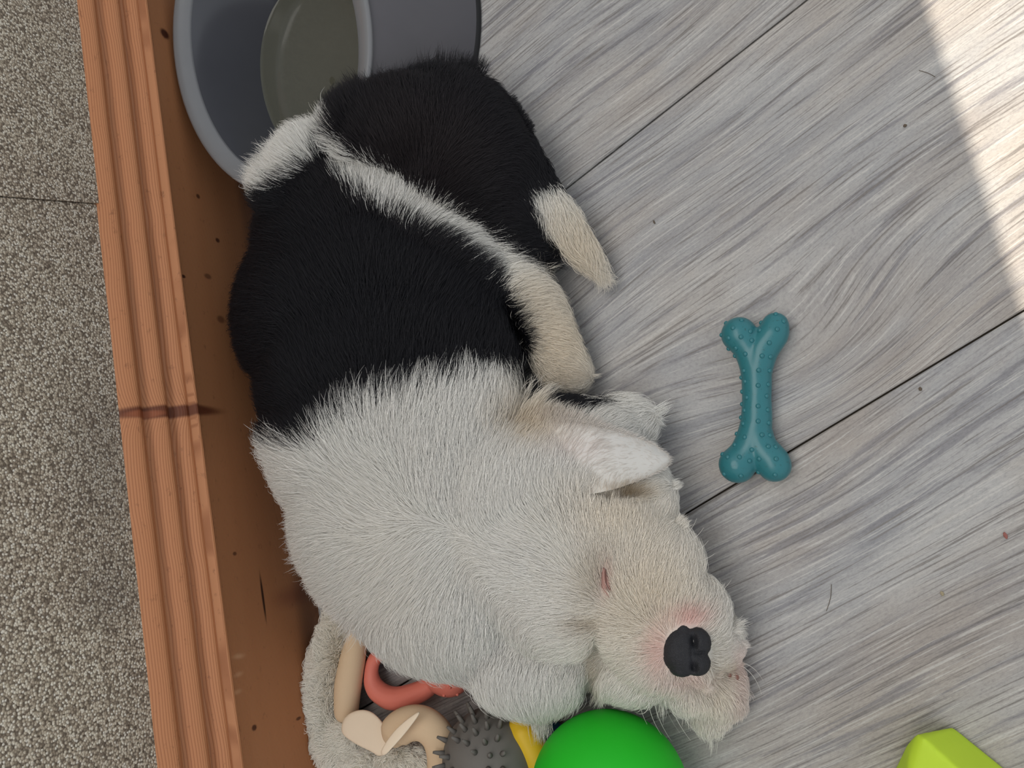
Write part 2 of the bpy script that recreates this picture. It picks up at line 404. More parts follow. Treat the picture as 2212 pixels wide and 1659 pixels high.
def ring_list(spec, seg=96):
    vs_, fs = [], []
    for (c, a, b, z) in spec:
        for k in range(seg):
            t = 2 * math.pi * k / seg + 0.0; x, y = a * math.cos(t), b * math.sin(t); th = 0.15
            vs_.append((c.x + x * math.cos(th) - y * math.sin(th) - bc.x, c.y + x * math.sin(th) + y * math.cos(th) - bc.y, z))
    for i in range(len(spec) - 1):
        for k in range(seg): fs.append((i * seg + k, i * seg + (k + 1) % seg, (i + 1) * seg + (k + 1) % seg, (i + 1) * seg + k))
    return vs_, fs
def lerp(a, b, t): return a + (b - a) * t
ZR = 0.088
spec = []
for t in np.linspace(0, 1, 14):                    # outside, foot to rim
    c = lerp(BC, RC, t); s = t - 0.10 * math.sin(t * math.pi)
    spec.append((c, lerp(BA, RA - .0005, t), lerp(BB, RB - .0005, t), lerp(0.004, ZR - .004, t)))
v, f_ = ring_list(spec); mesh_obj('outer_shell', v, f_, BMm, bowl)
spec = [(RC, RA - .0005, RB - .0005, ZR - .0045), (RC, RA + .0008, RB + .0008, ZR - .002), (RC, RA + .0004, RB + .0004, ZR), (RC, RA - .002, RB - .002, ZR + .001), (RC, RA - .006, RB - .006, ZR - .0004),
        (RC, RA - .0130, RB - .0130, ZR - .0036), (RC, RA - .0140, RB - .0140, ZR - .0050), (RC, RA - .0143, RB - .0143, ZR - .007)]
v, f_ = ring_list(spec); mesh_obj('rim', v, f_, BL, bowl)
spec = []
for t in np.linspace(0, 1, 16):
    e = t ** 0.9
    spec.append((lerp(RC, IC, t), lerp(RA - .0142, IA, e), lerp(RB - .0142, IB, e), lerp(ZR - .006, 0.014, t)))
spec += [(IC, IA * .95, IB * .95, .0115), (IC, IA * .8, IB * .8, .0105), (IC, IA * .05, IB * .05, .010)]
BI = NT('wet_bowl_plastic', 0.16, 0.5); g = BI.coord('Object'); BI.color(BI.mix(BI.noise(g, 14, 3), srgb(86, 87, 93), srgb(74, 75, 81))); BI.bump(BI.noise(g, 260, 3, 0.5), 0.05, 0.0003)
v, f_ = ring_list(spec); mesh_obj('inner_wall', v, f_, BI.m, bowl)
WT = NT('water', 0.03, 0.5); WT.b.inputs['Transmission Weight'].default_value = 0.0
WT.b.inputs['Alpha'].default_value = 0.45; g = WT.coord('Object'); WT.color(srgb(118, 118, 102)); WT.bump(WT.noise(g, 30, 2, 0.5), 0.15, 0.002)
WZ = 0.026; tw = (ZR - .006 - WZ) / (ZR - .020)
wc, wa, wb = lerp(RC, IC, tw), lerp(RA - .0142, IA, tw ** .9), lerp(RB - .0142, IB, tw ** .9)
v, f_ = ring_list([(wc, wa + .0002, wb + .0002, WZ + .0010), (wc, wa - .0012, wb - .0012, WZ + .0002), (wc, wa - .004, wb - .004, WZ), (wc, wa * .02, wb * .02, WZ)]); 
f_.append(tuple(range(3 * 96, 4 * 96)))
mesh_obj('water', v, f_, WT.m, bowl)
v, f_ = ring_list([(BC, BA - .004, BB - .004, 0.0), (BC, BA + .0022, BB + .0022, 0.0), (BC, BA + .0026, BB + .0026, 0.003), (BC, BA - .0005, BB - .0005, 0.0045)]); mesh_obj('rubber_foot', v, f_, rub, bowl)

# ------------------------------------------------------------------ puppy body
bm = bmesh.new()
for b in [  # px, py, z, r1, r2, rz, angle
    (980, 340, .050, 205, 165, .043, 42), (1070, 420, .040, 150, 120, .036, 60), (870, 345, .048, 120, 115, .040, 0),
    (770, 520, .055, 205, 195, .046, 100), (785, 660, .058, 255, 255, .050, 90), (820, 800, .060, 275, 260, .052, 0),
    (850, 960, .064, 285, 250, .052, 5), (880, 1110, .066, 270, 250, .052, 30), (935, 1225, .060, 240, 190, .048, 35),
    (1010, 1350, .046, 175, 100, .036, 22), (1135, 1420, .044, 150, 105, .034, 10),
    (1160, 1130, .066, 230, 210, .048, 40), (1240, 1210, .064, 195, 200, .046, 45), (1350, 1260, .056, 165, 165, .042, 50),
    (1440, 1360, .050, 135, 130, .038, 60), (1480, 1395, .052, 95, 90, .034, 45), (1370, 1430, .038, 115, 80, .030, 0), (1480, 1460, .034, 80, 60, .024, 40),
    (1540, 1390, .034, 62, 60, .026, 70), (1410, 1180, .046, 70, 80, .034, 45),
    (1230, 960, .048, 150, 100, .040, 0), (1330, 920, .030, 80, 55, .024, 10), (1350, 1090, .042, 110, 110, .034, 60),
    (775, 272, .094, 80, 58, .019, -46), (870, 285, .076, 130, 110, .030, 0), (655, 345, .096, 72, 46, .016, -48), (620, 410, .086, 66, 60, .020, -60), (720, 420, .078, 80, 80, .024, 0),
    (1120, 520, .030, 80, 70, .026, 60),
    (1548, 1490, .022, 60, 54, .020, 60), (1540, 1535, .015, 45, 40, .014, 60), (1582, 1452, .018, 24, 26, .014, 60), (1562, 1400, .026, 42, 52, .020, 70), (1592, 1480, .018, 26, 24, .014, 60), (1585, 1520, .016, 26, 24, .013, 60)]:
    blob(bm, *b)
chain(bm, [(960, 500, .058, 60), (1060, 570, .046, 62), (1150, 660, .034, 66), (1195, 750, .028, 62), (1225, 810, .024, 58)])     # hind leg
chain(bm, [(1150, 370, .034, 42), (1180, 430, .038, 44), (1215, 485, .034, 45), (1253, 535, .026, 36), (1283, 572, .018, 22), (1300, 592, .014, 9)])   # tail
chain(bm, [(1500, 1440, .026, 50), (1550, 1490, .022, 50)])
skin = NT('puppy_skin', 0.7, 0.2); at = skin.n('ShaderNodeAttribute', attribute_name='coat'); skin.L(at.outputs['Color'], skin.b.inputs['Base Color'])
body = remesh('puppy', bm, 0.003, 14, skin.m, None, 0.5, label='black and white fluffy puppy asleep on the floor beside the wooden skirting board', category='puppy')
# nothing below the floor, nothing inside the skirting board
A = np.empty(len(body.data.vertices) * 3); body.data.vertices.foreach_get('co', A); A = A.reshape(-1, 3)
A[:, 2] = np.where(A[:, 2] < 0.004, 0.0008 + 0.0032 * np.exp((A[:, 2] - 0.004) / 0.01), A[:, 2])
for (cx_, cy_, cz_, rr_) in [(*P(1064, 1642, .035)[:2], .035, .040), (*P(1317, 1716, .0502)[:2], .0502, .0525)]:
    dv = A - np.array([cx_, cy_, cz_]); dl = np.linalg.norm(dv, axis=1, keepdims=True); A = np.where(dl < rr_, np.array([cx_, cy_, cz_]) + dv / dl * rr_, A)
tb_ = np.clip(A[:, 2] / .088, 0, 1)[:, None]       # keep clear of the sloping side of the bowl
for _ in range(1):
    c0_ = np.array([-0.3015, 0.448]) * (1 - tb_) + np.array([-0.333, 0.403]) * tb_
    ab_ = np.array([0.1195, 0.155]) * (1 - tb_) + np.array([0.0925, 0.1355]) * tb_ + .002
    cr_, sr_ = math.cos(.15), math.sin(.15); dx_ = A[:, :2] - c0_
    lx = (dx_[:, 0] * cr_ + dx_[:, 1] * sr_) / ab_[:, 0]; ly = (-dx_[:, 0] * sr_ + dx_[:, 1] * cr_) / ab_[:, 1]
    rad_ = np.sqrt(lx * lx + ly * ly); ins_ = (rad_ < 1) & (A[:, 2] < .0905)
    up_ = ins_ & (A[:, 2] > .060) & (proj(A)[:, 0] < 800); side_ = ins_ & ~up_
    A[:, 2] = np.where(up_, .0905, A[:, 2]); k_ = np.where(side_, 1 / np.maximum(rad_, .3), 1)[:, None]
    A[:, :2] = c0_ + dx_ * k_
rc_ = P(880, 1450, .016); inr = (np.abs(A[:, 0] - rc_.x) < .034) & (np.abs(A[:, 1] - rc_.y) < .022) & (A[:, 2] < .026)
A[:, 2] = np.where(inr, .026, A[:, 2])
lim = WX + 0.003; A[:, 0] = np.where(A[:, 0] < lim + .004, lim + 0.004 * np.exp((A[:, 0] - lim - .004) / 0.01), A[:, 0])
body.data.vertices.foreach_set('co', A.ravel()); body.data.update()

Nv_ = np.empty(len(A) * 3); body.data.vertices.foreach_get('normal', Nv_); Nv_ = Nv_.reshape(-1, 3)
P2_ = proj(A)
up_face = (Nv_ * (CAM - A)).sum(1) > 0
for cx, cy, rx, ry, an, dp in [(1308, 1262, 26, 40, 0, .0045), (1284, 1445, 20, 66, 8, .010), (1272, 1345, 55, 16, 25, .003), (1350, 1064, 70, 16, -8, .009), (1120, 940, 60, 40, -30, .004), (1548, 1425, 14, 50, 10, .006), (1500, 1490, 60, 12, 25, .005),
                               (930, 560, 300, 30, 32, .004), (1100, 1170, 90, 60, -30, .002), (745, 300, 16, 60, 25, .005)]:
    a_ = math.radians(an); ux = P2_[:, 0] - cx; uy = P2_[:, 1] - cy
    qx = (ux * math.cos(a_) + uy * math.sin(a_)) / rx; qy = (-ux * math.sin(a_) + uy * math.cos(a_)) / ry
    A -= Nv_ * (dp * np.exp(-(qx * qx + qy * qy)) * up_face)[:, None]
body.data.vertices.foreach_set('co', A.ravel()); body.data.update()

def inpoly(P2, poly):
    x, y = P2[:, 0], P2[:, 1]; ins = np.zeros(len(x), bool); n = len(poly)
    for i in range(n):
        x1, y1 = poly[i]; x2, y2 = poly[(i + 1) % n]
        c = ((y1 > y) != (y2 > y)) & (x < (x2 - x1) * (y - y1) / ((y2 - y1) + 1e-9) + x1); ins ^= c
    return ins
W_MAIN = [(430, 965), (540, 950), (620, 965), (700, 985), (722, 960), (780, 915), (900, 880), (1000, 850), (1060, 838), (1120, 862), (1160, 890), (1230, 905), (1275, 890), (1320, 850), (1420, 830), (2000, 900), (2000, 2000), (300, 2000)]
W_FLANK = [(500, 430), (540, 372), (600, 310), (660, 262), (712, 252), (722, 290), (690, 345), (610, 402), (560, 425)]
W_STRIPE = [(712, 300), (722, 350), (735, 395), (800, 455), (880, 495), (960, 522), (1020, 570), (1075, 600), (1130, 590), (1060, 515), (960, 455), (885, 415), (840, 375), (790, 355), (745, 310)]
W_LEG = [(1020, 560), (1050, 600), (1105, 655), (1148, 730), (1140, 810), (1175, 838), (1240, 860), (1310, 870), (1330, 800), (1260, 690), (1215, 610), (1120, 570), (1075, 555)]
W_TAIL = [(1143, 412), (1175, 400), (1225, 400), (1290, 470), (1350, 640), (1270, 640), (1190, 520)]
WHITE = np.array(srgb(240, 238, 233)[:3]); CREAM = np.array(srgb(238, 225, 204)[:3]); TAN = np.array(srgb(212, 190, 158)[:3])
BLACK = np.array(srgb(30, 30, 35)[:3]); BROWNB = np.array(srgb(44, 38, 40)[:3]); PINK = np.array(srgb(226, 160, 154)[:3])
def gauss(P2, cx, cy, rx, ry): return np.exp(-(((P2[:, 0] - cx) / rx) ** 2 + ((P2[:, 1] - cy) / ry) ** 2))[:, None]
def coat(pos, jitter=0.0):
    P2 = proj(pos); q = P2 + rng.normal(0, 1, P2.shape) * jitter
    wmask = inpoly(q, W_MAIN) | inpoly(q, W_FLANK) | inpoly(q, W_STRIPE) | inpoly(q, W_LEG) | inpoly(q, W_TAIL)
    white = np.tile(WHITE, (len(pos), 1))
    for cx, cy, rx, ry, k in ((1200, 740, 100, 130, .9), (1240, 520, 90, 110, .85), (1400, 1300, 140, 150, .75), (1130, 930, 60, 50, .8), (1550, 1500, 80, 90, .6), (1330, 1120, 120, 70, .6), (1130, 640, 60, 60, .4), (860, 1230, 120, 200, .15)):
        g_ = gauss(P2, cx, cy, rx, ry) * k; white = white * (1 - g_) + CREAM * g_
    for cx, cy, rx, ry, k in ((1360, 1065, 45, 20, .95), (1285, 1445, 16, 60, .55), (1275, 1345, 40, 18, .5), (1570, 1450, 22, 12, .5), (1225, 815, 60, 30, .35), (1290, 1250, 40, 50, .35), (1130, 925, 70, 25, .5)):  # brownish tint, also paints shade into face creases and under the ear fold
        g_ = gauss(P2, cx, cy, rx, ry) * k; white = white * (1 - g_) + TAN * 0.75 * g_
    for cx, cy, rx, ry, k in ((1487, 1340, 40, 22, .55), (1428, 1405, 26, 50, .42), (1485, 1465, 50, 18, .28), (1240, 970, 80, 40, .10), (1312, 1262, 14, 34, .40), (1600, 1440, 26, 50, .26), (1595, 1510, 20, 40, .18)):
        g_ = gauss(P2, cx, cy, rx, ry) * k; white = white * (1 - g_) + PINK * g_
    bl = np.tile(BLACK, (len(pos), 1)); g_ = gauss(P2, 900, 330, 170, 150) * .9; bl = bl * (1 - g_) + BROWNB * g_
    return np.where(wmask[:, None], white, bl), wmask
def paint(me):
    n = len(me.vertices); A = np.empty(n * 3); me.vertices.foreach_get('co', A); A = A.reshape(-1, 3)
    col, _ = coat(A); ca = me.color_attributes.new('coat', 'FLOAT_COLOR', 'POINT')
    ca.data.foreach_set('color', np.concatenate([col * 0.8, np.ones((n, 1))], 1).ravel())
paint(body.data)
bvh = BVHTree.FromObject(body, bpy.context.evaluated_depsgraph_get())
def hit(px, py, tree=None):
    r = M.T @ np.array([px - CX, py - CY, F]); d = Vector(r).normalized()
    h = (tree or bvh).ray_cast(Vector(CAM), d)
    return (h[0], h[1]) if h[0] else (P(px, py, .02), Vector((0, 0, 1)))

# ears: the near ear folds over with its tip past the cheek
def ear_mesh(top, bot, thick):
    n = len(top); vs_, fs = [], []; K = 13
    for side in (1, -1):
        for i in range(n):
            u = i / (n - 1)
            for k in range(K):
                t = k / (K - 1); px = lerp(top[i][0], bot[i][0], t); py = lerp(top[i][1], bot[i][1], t)
                h, _n = hit(px, py); zb = h.z
                e_ = 1; zl = lerp(lerp(top[i][2], bot[i][2], t), zb - .006, max(0, 1 - u / .45) ** 1.2 if zb > .03 else 0)
                e_ = min(max((u - .08 - .12 * t) / .62, 0), 1); z = max(zl, zb - .006 + .011 * e_ * e_ * (3 - 2 * e_)) if zb > .03 else zl
                z += .005 * math.sin(math.pi * t) * e_ * (1 - u * .5)
                z += .003 * max(0, t - .65) / .35 * (e_ if zb > .03 else 1) * (1 - u)
                th = thick * (max(math.sin(math.pi * t), 0) ** .5) * (1 if i < n - 1 else 0)
                vs_.append(P(px, py, z + side * th))
    o = n * K
    for i in range(n - 1):
        for k in range(K - 1):
            a = i * K + k; fs.append((a, a + K, a + K + 1, a + 1)); fs.append((o + a, o + a + 1, o + a + K + 1, o + a + K))
    for i in range(n - 1):
        for k in (0, K - 1):
            a = i * K + k; fs.append((a, o + a, o + a + K, a + K) if k == 0 else (a, a + K, o + a + K, o + a))
    return vs_, fs
tp = spline([(1110, 925, .09), (1180, 905, .09), (1250, 908, .086), (1320, 925, .075), (1385, 948, .064), (1425, 968, .056), (1446, 985, .052)], 4)
bt = spline([(1130, 1040, .10), (1195, 1066, .10), (1260, 1070, .098), (1325, 1058, .088), (1385, 1036, .072), (1430, 1014, .060), (1449, 998, .053)], 4)
v, f_ = ear_mesh(tp, bt, .0020)
ear = mesh_obj('ear', v, f_, skin.m, body); paint(ear.data)
sd = ear.modifiers.new('s', 'SUBSURF'); sd.levels = 1; sd.render_levels = 1

# ------------------------------------------------------------------ fur
FLOW = np.array([  # px, py, dx, dy, weight radius
    (960, 220, .2, -1), (860, 230, -.5, -1), (1080, 240, .8, -.7), (1170, 380, 1, .1), (1000, 380, .5, -.3), (880, 330, -.1, -1), (760, 300, -.5, -1), (1100, 480, .8, .2),
    (640, 330, -.8, -.7), (580, 420, -1, -.4), (700, 420, -.6, -.9), (560, 560, -1, -.1), (700, 600, -.5, -.9), (850, 600, .1, -1), (960, 620, .6, -.9), (540, 750, -1, .1), (700, 760, -.4, -1), (900, 760, .1, -1), (1060, 720, .4, -1),
    (800, 400, .1, -1), (880, 440, .3, -1), (960, 480, .8, -.6), (1040, 530, 1, -.4), (1120, 580, 1, -.35), (1180, 660, 1, -.1), (1210, 740, 1, .15), (1230, 800, 1, .4), (1170, 820, .8, .3),
    (560, 930, -1, -.2), (640, 960, -.8, -.5), (740, 930, -.2, -1), (860, 890, .15, -1), (980, 860, .15, -1), (1080, 860, .2, -1), (1180, 890, .25, -1), (1280, 880, .4, -1), (1380, 900, .8, -.6),
    (580, 1050, -1, .1), (640, 1180, -1, .3), (700, 1280, -.9, .5), (800, 1080, -.4, -.3), (950, 1050, .0, -1), (1080, 1050, .05, -1), (800, 1250, -.5, .4), (900, 1200, -.2, .2),
    (780, 1380, -.3, 1), (880, 1420, .0, 1), (980, 1470, .25, 1), (1080, 1520, .3, 1), (1180, 1530, .05, 1), (1280, 1510, -.1, 1), (1000, 1330, -.1, .7), (1120, 1380, -.2, .8),
    (1150, 1200, -.7, -.3), (1250, 1150, -.3, -1), (1330, 1150, -.05, -1), (1400, 1180, .4, -1), (1450, 1220, .7, -.8), (1200, 1300, -1, -.1), (1260, 1330, -.9, -.3), (1310, 1200, -.3, -1), (1380, 1280, -.35, -1),
    (1460, 1300, .1, -1), (1530, 1320, .6, -.9), (1380, 1380, -1, -.35), (1330, 1430, -.9, .5), (1300, 1480, -.5, 1), (1420, 1480, -.3, 1), (1480, 1500, .2, 1), (1560, 1400, 1, .1), (1540, 1450, .8, .7), (1580, 1340, 1, -.3),
    (1560, 1560, -.2, 1), (1610, 1500, 1, .2), (1600, 1440, 1, -.1), (1520, 1540, -.3, 1), (1590, 1560, .3, 1),
    (1180, 440, -.0, 1), (1220, 490, .5, 1), (1270, 560, .6, 1), (1200, 420, .2, 1),
    (1200, 960, .1, -.8), (1300, 960, .8, -.3), (1400, 990, 1, .1), (1330, 1100, .3, -1), (1420, 1120, .8, -.6)])
def flow(P2):
    d = FLOW[:, 2:4] / np.linalg.norm(FLOW[:, 2:4], axis=1, keepdims=True)
    out = np.empty((len(P2), 2))
    for s in range(0, len(P2), 20000):
        q = P2[s:s + 20000]; r2 = ((q[:, None, :] - FLOW[None, :, :2]) ** 2).sum(2)
        wgt = np.exp(-r2 / (2 * 45 ** 2)) + 1e-3 / (1 + r2 / 90 ** 2) ** 2
        out[s:s + 20000] = (wgt[:, :, None] * d[None]).sum(1) / wgt.sum(1)[:, None]
    return out / (np.linalg.norm(out, axis=1, keepdims=True) + 1e-6)
def sample(me, n):
    me.calc_loop_triangles(); nt = len(me.loop_triangles)
    T = np.empty(nt * 3, int); me.loop_triangles.foreach_get('vertices', T); T = T.reshape(-1, 3)
    V = np.empty(len(me.vertices) * 3); me.vertices.foreach_get('co', V); V = V.reshape(-1, 3)
    Nv = np.empty(len(me.vertices) * 3); me.vertices.foreach_get('normal', Nv); Nv = Nv.reshape(-1, 3)
    a, b, c = V[T[:, 0]], V[T[:, 1]], V[T[:, 2]]; ar = np.linalg.norm(np.cross(b - a, c - a), axis=1)
    mid = (a + b + c) / 3; nm_ = np.cross(b - a, c - a); tocam = CAM - mid
    face = (nm_ * tocam).sum(1) / (np.linalg.norm(nm_, axis=1) * np.linalg.norm(tocam, axis=1) + 1e-9)
    ar = ar * np.where(face > -0.35, 1.0, 0.25) * (mid[:, 2] > 0.003)
    idx = rng.choice(nt, n, p=ar / ar.sum()); u = rng.random((n, 2)); fl = u.sum(1) > 1; u[fl] = 1 - u[fl]
    w0 = 1 - u.sum(1)
    pos = a[idx] * w0[:, None] + b[idx] * u[:, :1] + c[idx] * u[:, 1:]
    nn = Nv[T[idx, 0]] * w0[:, None] + Nv[T[idx, 1]] * u[:, :1] + Nv[T[idx, 2]] * u[:, 1:]
    return pos, nn / (np.linalg.norm(nn, axis=1, keepdims=True) + 1e-9)
def make_curves(name, PTS, RAD, COL, mat, parent, **props):
    n, k, _ = PTS.shape
    cu = bpy.data.hair_curves.new(name); cu.add_curves([k] * n)
    cu.position_data.foreach_set('vector', PTS.astype(np.float32).ravel())
    ra = cu.attributes.get('radius') or cu.attributes.new('radius', 'FLOAT', 'POINT'); ra.data.foreach_set('value', RAD.astype(np.float32).ravel())
    ca = cu.attributes.new('coat', 'FLOAT_COLOR', 'POINT')
    cc = np.concatenate([np.repeat(COL, k, axis=0), np.ones((n * k, 1))], 1); ca.data.foreach_set('color', cc.astype(np.float32).ravel())
    cu.materials.append(mat)
    return link(bpy.data.objects.new(name, cu), parent, **props)
fm = NT('fur_strands', 0.55, 0.25); at = fm.n('ShaderNodeAttribute', attribute_name='coat'); fm.L(at.outputs['Color'], fm.b.inputs['Base Color'])
fm.b.inputs['Subsurface Weight'].default_value = 0.0

def groom(pos, nrm, length, lift, clump=0.36, rad=.00013, K=6, flow_dir=None, jit=0.35, cdiv=16, curlk=.10):
    n = len(pos); P2 = proj(pos)
    f2 = flow(P2) if flow_dir is None else flow_dir
    # world direction of an image direction, then into the tangent plane
    r = np.stack([P2[:, 0] - CX, P2[:, 1] - CY, np.full(n, F)], 1) @ M; r /= r[:, 2:3]
    P3 = P2 + f2
    r2 = np.stack([P3[:, 0] - CX, P3[:, 1] - CY, np.full(n, F)], 1) @ M; r2 /= r2[:, 2:3]
    d = r2 - r; d /= np.linalg.norm(d, axis=1, keepdims=True)
    d = d * -1.0 if False else d
    zc = (pos[:, 2:3] - HC)
    d = (r2 * zc - r * zc); d /= np.linalg.norm(d, axis=1, keepdims=True)
    t = d - nrm * (d * nrm).sum(1, keepdims=True); tl = np.linalg.norm(t, axis=1, keepdims=True)
    t = np.where(tl > .15, t / (tl + 1e-9), d)
    rd = rng.normal(0, 1, (n, 3)); rd -= nrm * (rd * nrm).sum(1, keepdims=True)
    t = t + rd * jit * .5; t /= np.linalg.norm(t, axis=1, keepdims=True)
    L = length * rng.uniform(.65, 1.15, n)
    s = np.linspace(0, 1, K)
    lf = lift * rng.uniform(.6, 1.5, n)
    pts = pos[:, None, :] + (L[:, None] * (s * .75 + s * s * .25)[None])[:, :, None] * t[:, None, :] + (L[:, None] * lf[:, None] * (s - .45 * s * s)[None])[:, :, None] * nrm[:, None, :]
    curl = rng.normal(0, 1, (n, 3)) * (L * curlk)[:, None]
    pts += curl[:, None, :] * (np.sin(s * 2.6))[None, :, None]
    if clump > 0:
        g_ = max(50, n // cdiv); gi = rng.choice(n, g_, replace=False); kd = KDTree(g_)
        for i, q in enumerate(pos[gi]): kd.insert(q, i)
        kd.balance(); near = np.array([kd.find(q)[1] for q in pos]); gp = pts[gi][near]
        cf = clump * rng.uniform(.5, 1.0, g_)[near]
        wgt = (cf[:, None] * (s ** 1.6)[None])[:, :, None]
        same = (np.linalg.norm(pos[gi][near] - pos, axis=1) < .006)[:, None, None]
        pts = np.where(same, pts * (1 - wgt) + gp * wgt, pts)
    pts[:, :, 2] = np.maximum(pts[:, :, 2], .0012 + .0006 * rng.random((n, 1)))
    pts[:, :, 0] = np.maximum(pts[:, :, 0], WX + .0012)
    RAD = rad * np.stack([1 - .85 * s ** 2.2] * n); RAD *= rng.uniform(.7, 1.25, (n, 1))
    return pts, RAD
NF = 420000
pos, nrm = sample(body.data, NF)
P2 = proj(pos)
ln = np.full(NF, .0190); lift = np.full(NF, .34)
def setr(cx, cy, rx, ry, l, li=None):
    global ln, lift
    g_ = np.clip(gauss(P2, cx, cy, rx, ry)[:, 0] * 1.6, 0, 1); ln = ln * (1 - g_) + l * g_
    if li is not None: lift = lift * (1 - g_) + li * g_
setr(1260, 1200, 170, 150, .0085, .3); setr(1400, 1300, 140, 130, .0095, .28); setr(1470, 1400, 90, 90, .0075, .28); setr(1330, 1080, 110, 80, .008, .3); setr(1330, 1430, 100, 80, .010, .35)
setr(1200, 740, 70, 120, .011, .4); setr(1230, 820, 60, 50, .008, .35); setr(1560, 1500, 70, 80, .0085, .45); setr(1100, 1180, 120, 140, .012, .3); setr(1260, 960, 120, 60, .008, .3)
setr(1000, 300, 170, 130, .013, .3); setr(1120, 230, 60, 60, .008, .25); setr(1450, 1090, 60, 110, .006, .25); setr(1600, 1440, 40, 60, .006, .3); setr(1222, 1092, 50, 32, .015, .5); setr(1155, 240, 50, 60, .004, .2); setr(1615, 1400, 45, 45, .003, .2); setr(1150, 420, 60, 90, .009, .22); setr(1240, 500, 60, 80, .016, .12)
nose_d = np.hypot((P2[:, 0] - 1485) / 50, (P2[:, 1] - 1405) / 55); eye_d = np.hypot((P2[:, 0] - 1308) / 9, (P2[:, 1] - 1262) / 34)
keep = (nose_d > 1.0) & (eye_d > 1.0); pos, nrm, ln, lift = pos[keep], nrm[keep], ln[keep], lift[keep]
bd = np.abs(P2[keep][:, 1] - np.interp(P2[keep][:, 0], [540, 620, 700, 722, 780, 900, 1000, 1060, 1120, 1160], [950, 965, 985, 960, 915, 880, 850, 838, 862, 890]))
bq = np.exp(-(bd / 45) ** 2) * (P2[keep][:, 0] < 1150); ln = ln * (1 + .60 * bq); lift = lift + .10 * bq
col, wm = coat(pos, 7.0)
col = col * rng.uniform(.88, 1.07, (len(pos), 1)); col = np.clip(col, 0, .92)
pts, RAD = groom(pos, nrm, ln, lift)
P2k = proj(pos); tail = inpoly(P2k, W_TAIL)
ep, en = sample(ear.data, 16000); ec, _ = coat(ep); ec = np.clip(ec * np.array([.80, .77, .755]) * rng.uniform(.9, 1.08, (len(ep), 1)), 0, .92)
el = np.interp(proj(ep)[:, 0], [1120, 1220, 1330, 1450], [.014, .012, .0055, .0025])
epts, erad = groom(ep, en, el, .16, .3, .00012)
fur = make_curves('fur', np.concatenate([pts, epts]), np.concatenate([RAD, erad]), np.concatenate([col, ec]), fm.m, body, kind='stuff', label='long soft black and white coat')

# whiskers and stray guard hairs
wp_ = []
for (x0, y0, x1, y1, bx, by) in [(1400, 1500, 1432, 1592, -16, 0), (1412, 1505, 1450, 1600, -14, 0), (1432, 1510, 1470, 1585, -10, 0), (1445, 1505, 1492, 1600, -14, 0), (1455, 1505, 1500, 1580, -8, 0), (1380, 1500, 1402, 1572, -10, 0),
                             (1470, 1180, 1520, 1140, 6, 8), (1480, 1200, 1530, 1168, 6, 8), (1490, 1215, 1545, 1195, 4, 8), (1470, 1165, 1505, 1120, 6, 6), (1600, 1430, 1648, 1470, 8, -12), (1605, 1440, 1645, 1500, 10, -10),
                             (1410, 1050, 1462, 1110, 20, -10), (1300, 1270, 1270, 1250, 0, 4), (1225, 400, 1240, 385, 2, 0)]:
    h, _ = hit(x0, y0); z1 = max(.006, h.z - .018)
    a = np.array(h); b = np.array(P(x1, y1, z1)); mdl = (a + b) / 2 + np.array(P((x0 + x1) / 2 + bx, (y0 + y1) / 2 + by, .03)) - np.array(P((x0 + x1) / 2, (y0 + y1) / 2, .03))
    wp_.append(np.array([a * (1 - t) ** 2 + 2 * mdl * t * (1 - t) + b * t * t for t in np.linspace(0, 1, 10)]))
wp_ = np.array(wp_); make_curves('whiskers', wp_, np.tile(np.linspace(.00022, .00006, 10), (len(wp_), 1)), np.tile(np.array([[.75, .72, .66]]), (len(wp_), 1)), fm.m, body)

# nose and closed eye
nc, nn_ = hit(1487, 1405)
bm = bmesh.new()
view = Vector(CAM - np.array(nc)).normalized()
axn = (view * .7 + (nn_ * .3)).normalized()
ex = (P(1587, 1405, nc.z) - P(1487, 1405, nc.z)).normalized(); ex = (ex - axn * ex.dot(axn)).normalized(); ey = axn.cross(ex)
if ey.dot(P(1487, 1505, nc.z) - P(1487, 1405, nc.z)) < 0: ey = -ey
s = mpp(nc.z)
def nb(dx, dy, h, r1, r2, r3): add_ell(bm, nc + ex * dx * s + ey * dy * s + axn * h, (ex * r1 * s, ey * r2 * s, axn * r3), 3)
s *= 1.16
nb(-12, 0, -.001, 34, 42, .0075); nb(18, -14, -.001, 26, 28, .0068); nb(14, 22, -.0015, 26, 24, .0065); nb(-8, -32, -.003, 18, 20, .006); nb(-14, 30, -.003, 24, 18, .006); nb(-32, 8, -.003, 16, 26, .005)
nm_ = NT('nose_leather', 0.55, 0.25); g = nm_.coord('Object'); vo = nm_.n('ShaderNodeTexVoronoi'); nm_.L(g, vo.inputs[0]); vo.inputs['Scale'].default_value = 1500
nm_.color(nm_.mix(nm_.noise(g, 200, 3), srgb(34, 35, 38), srgb(52, 52, 56))); nm_.bump(vo.outputs['Distance'], 0.5, 0.0006)
nose = remesh('nose', bm, 0.0008, 3, nm_.m, body, label='black leathery nose with dark nostrils')
me = nose.data; A = np.empty(len(me.vertices) * 3); me.vertices.foreach_get('co', A); A = A.reshape(-1, 3)
for dx, dy, rx, ry, dp in ((11, -16, 5, 12, .006), (8, 30, 6, 9, .005), (22, 4, 16, 2.5, .0018), (4, 2, 3, 22, .0010)):
    c = np.array(nc + ex * dx * s + ey * dy * s); rel = A - c
    u = rel @ np.array(ex) / (rx * s); v_ = rel @ np.array(ey) / (ry * s); top = (rel @ np.array(axn)) > -.002
    A -= np.array(axn) * (dp * np.exp(-(u * u + v_ * v_)) * top)[:, None]
nz_ = rng.normal(0, 1, A.shape) * .00008; A += nz_
me.vertices.foreach_set('co', A.ravel()); me.update()
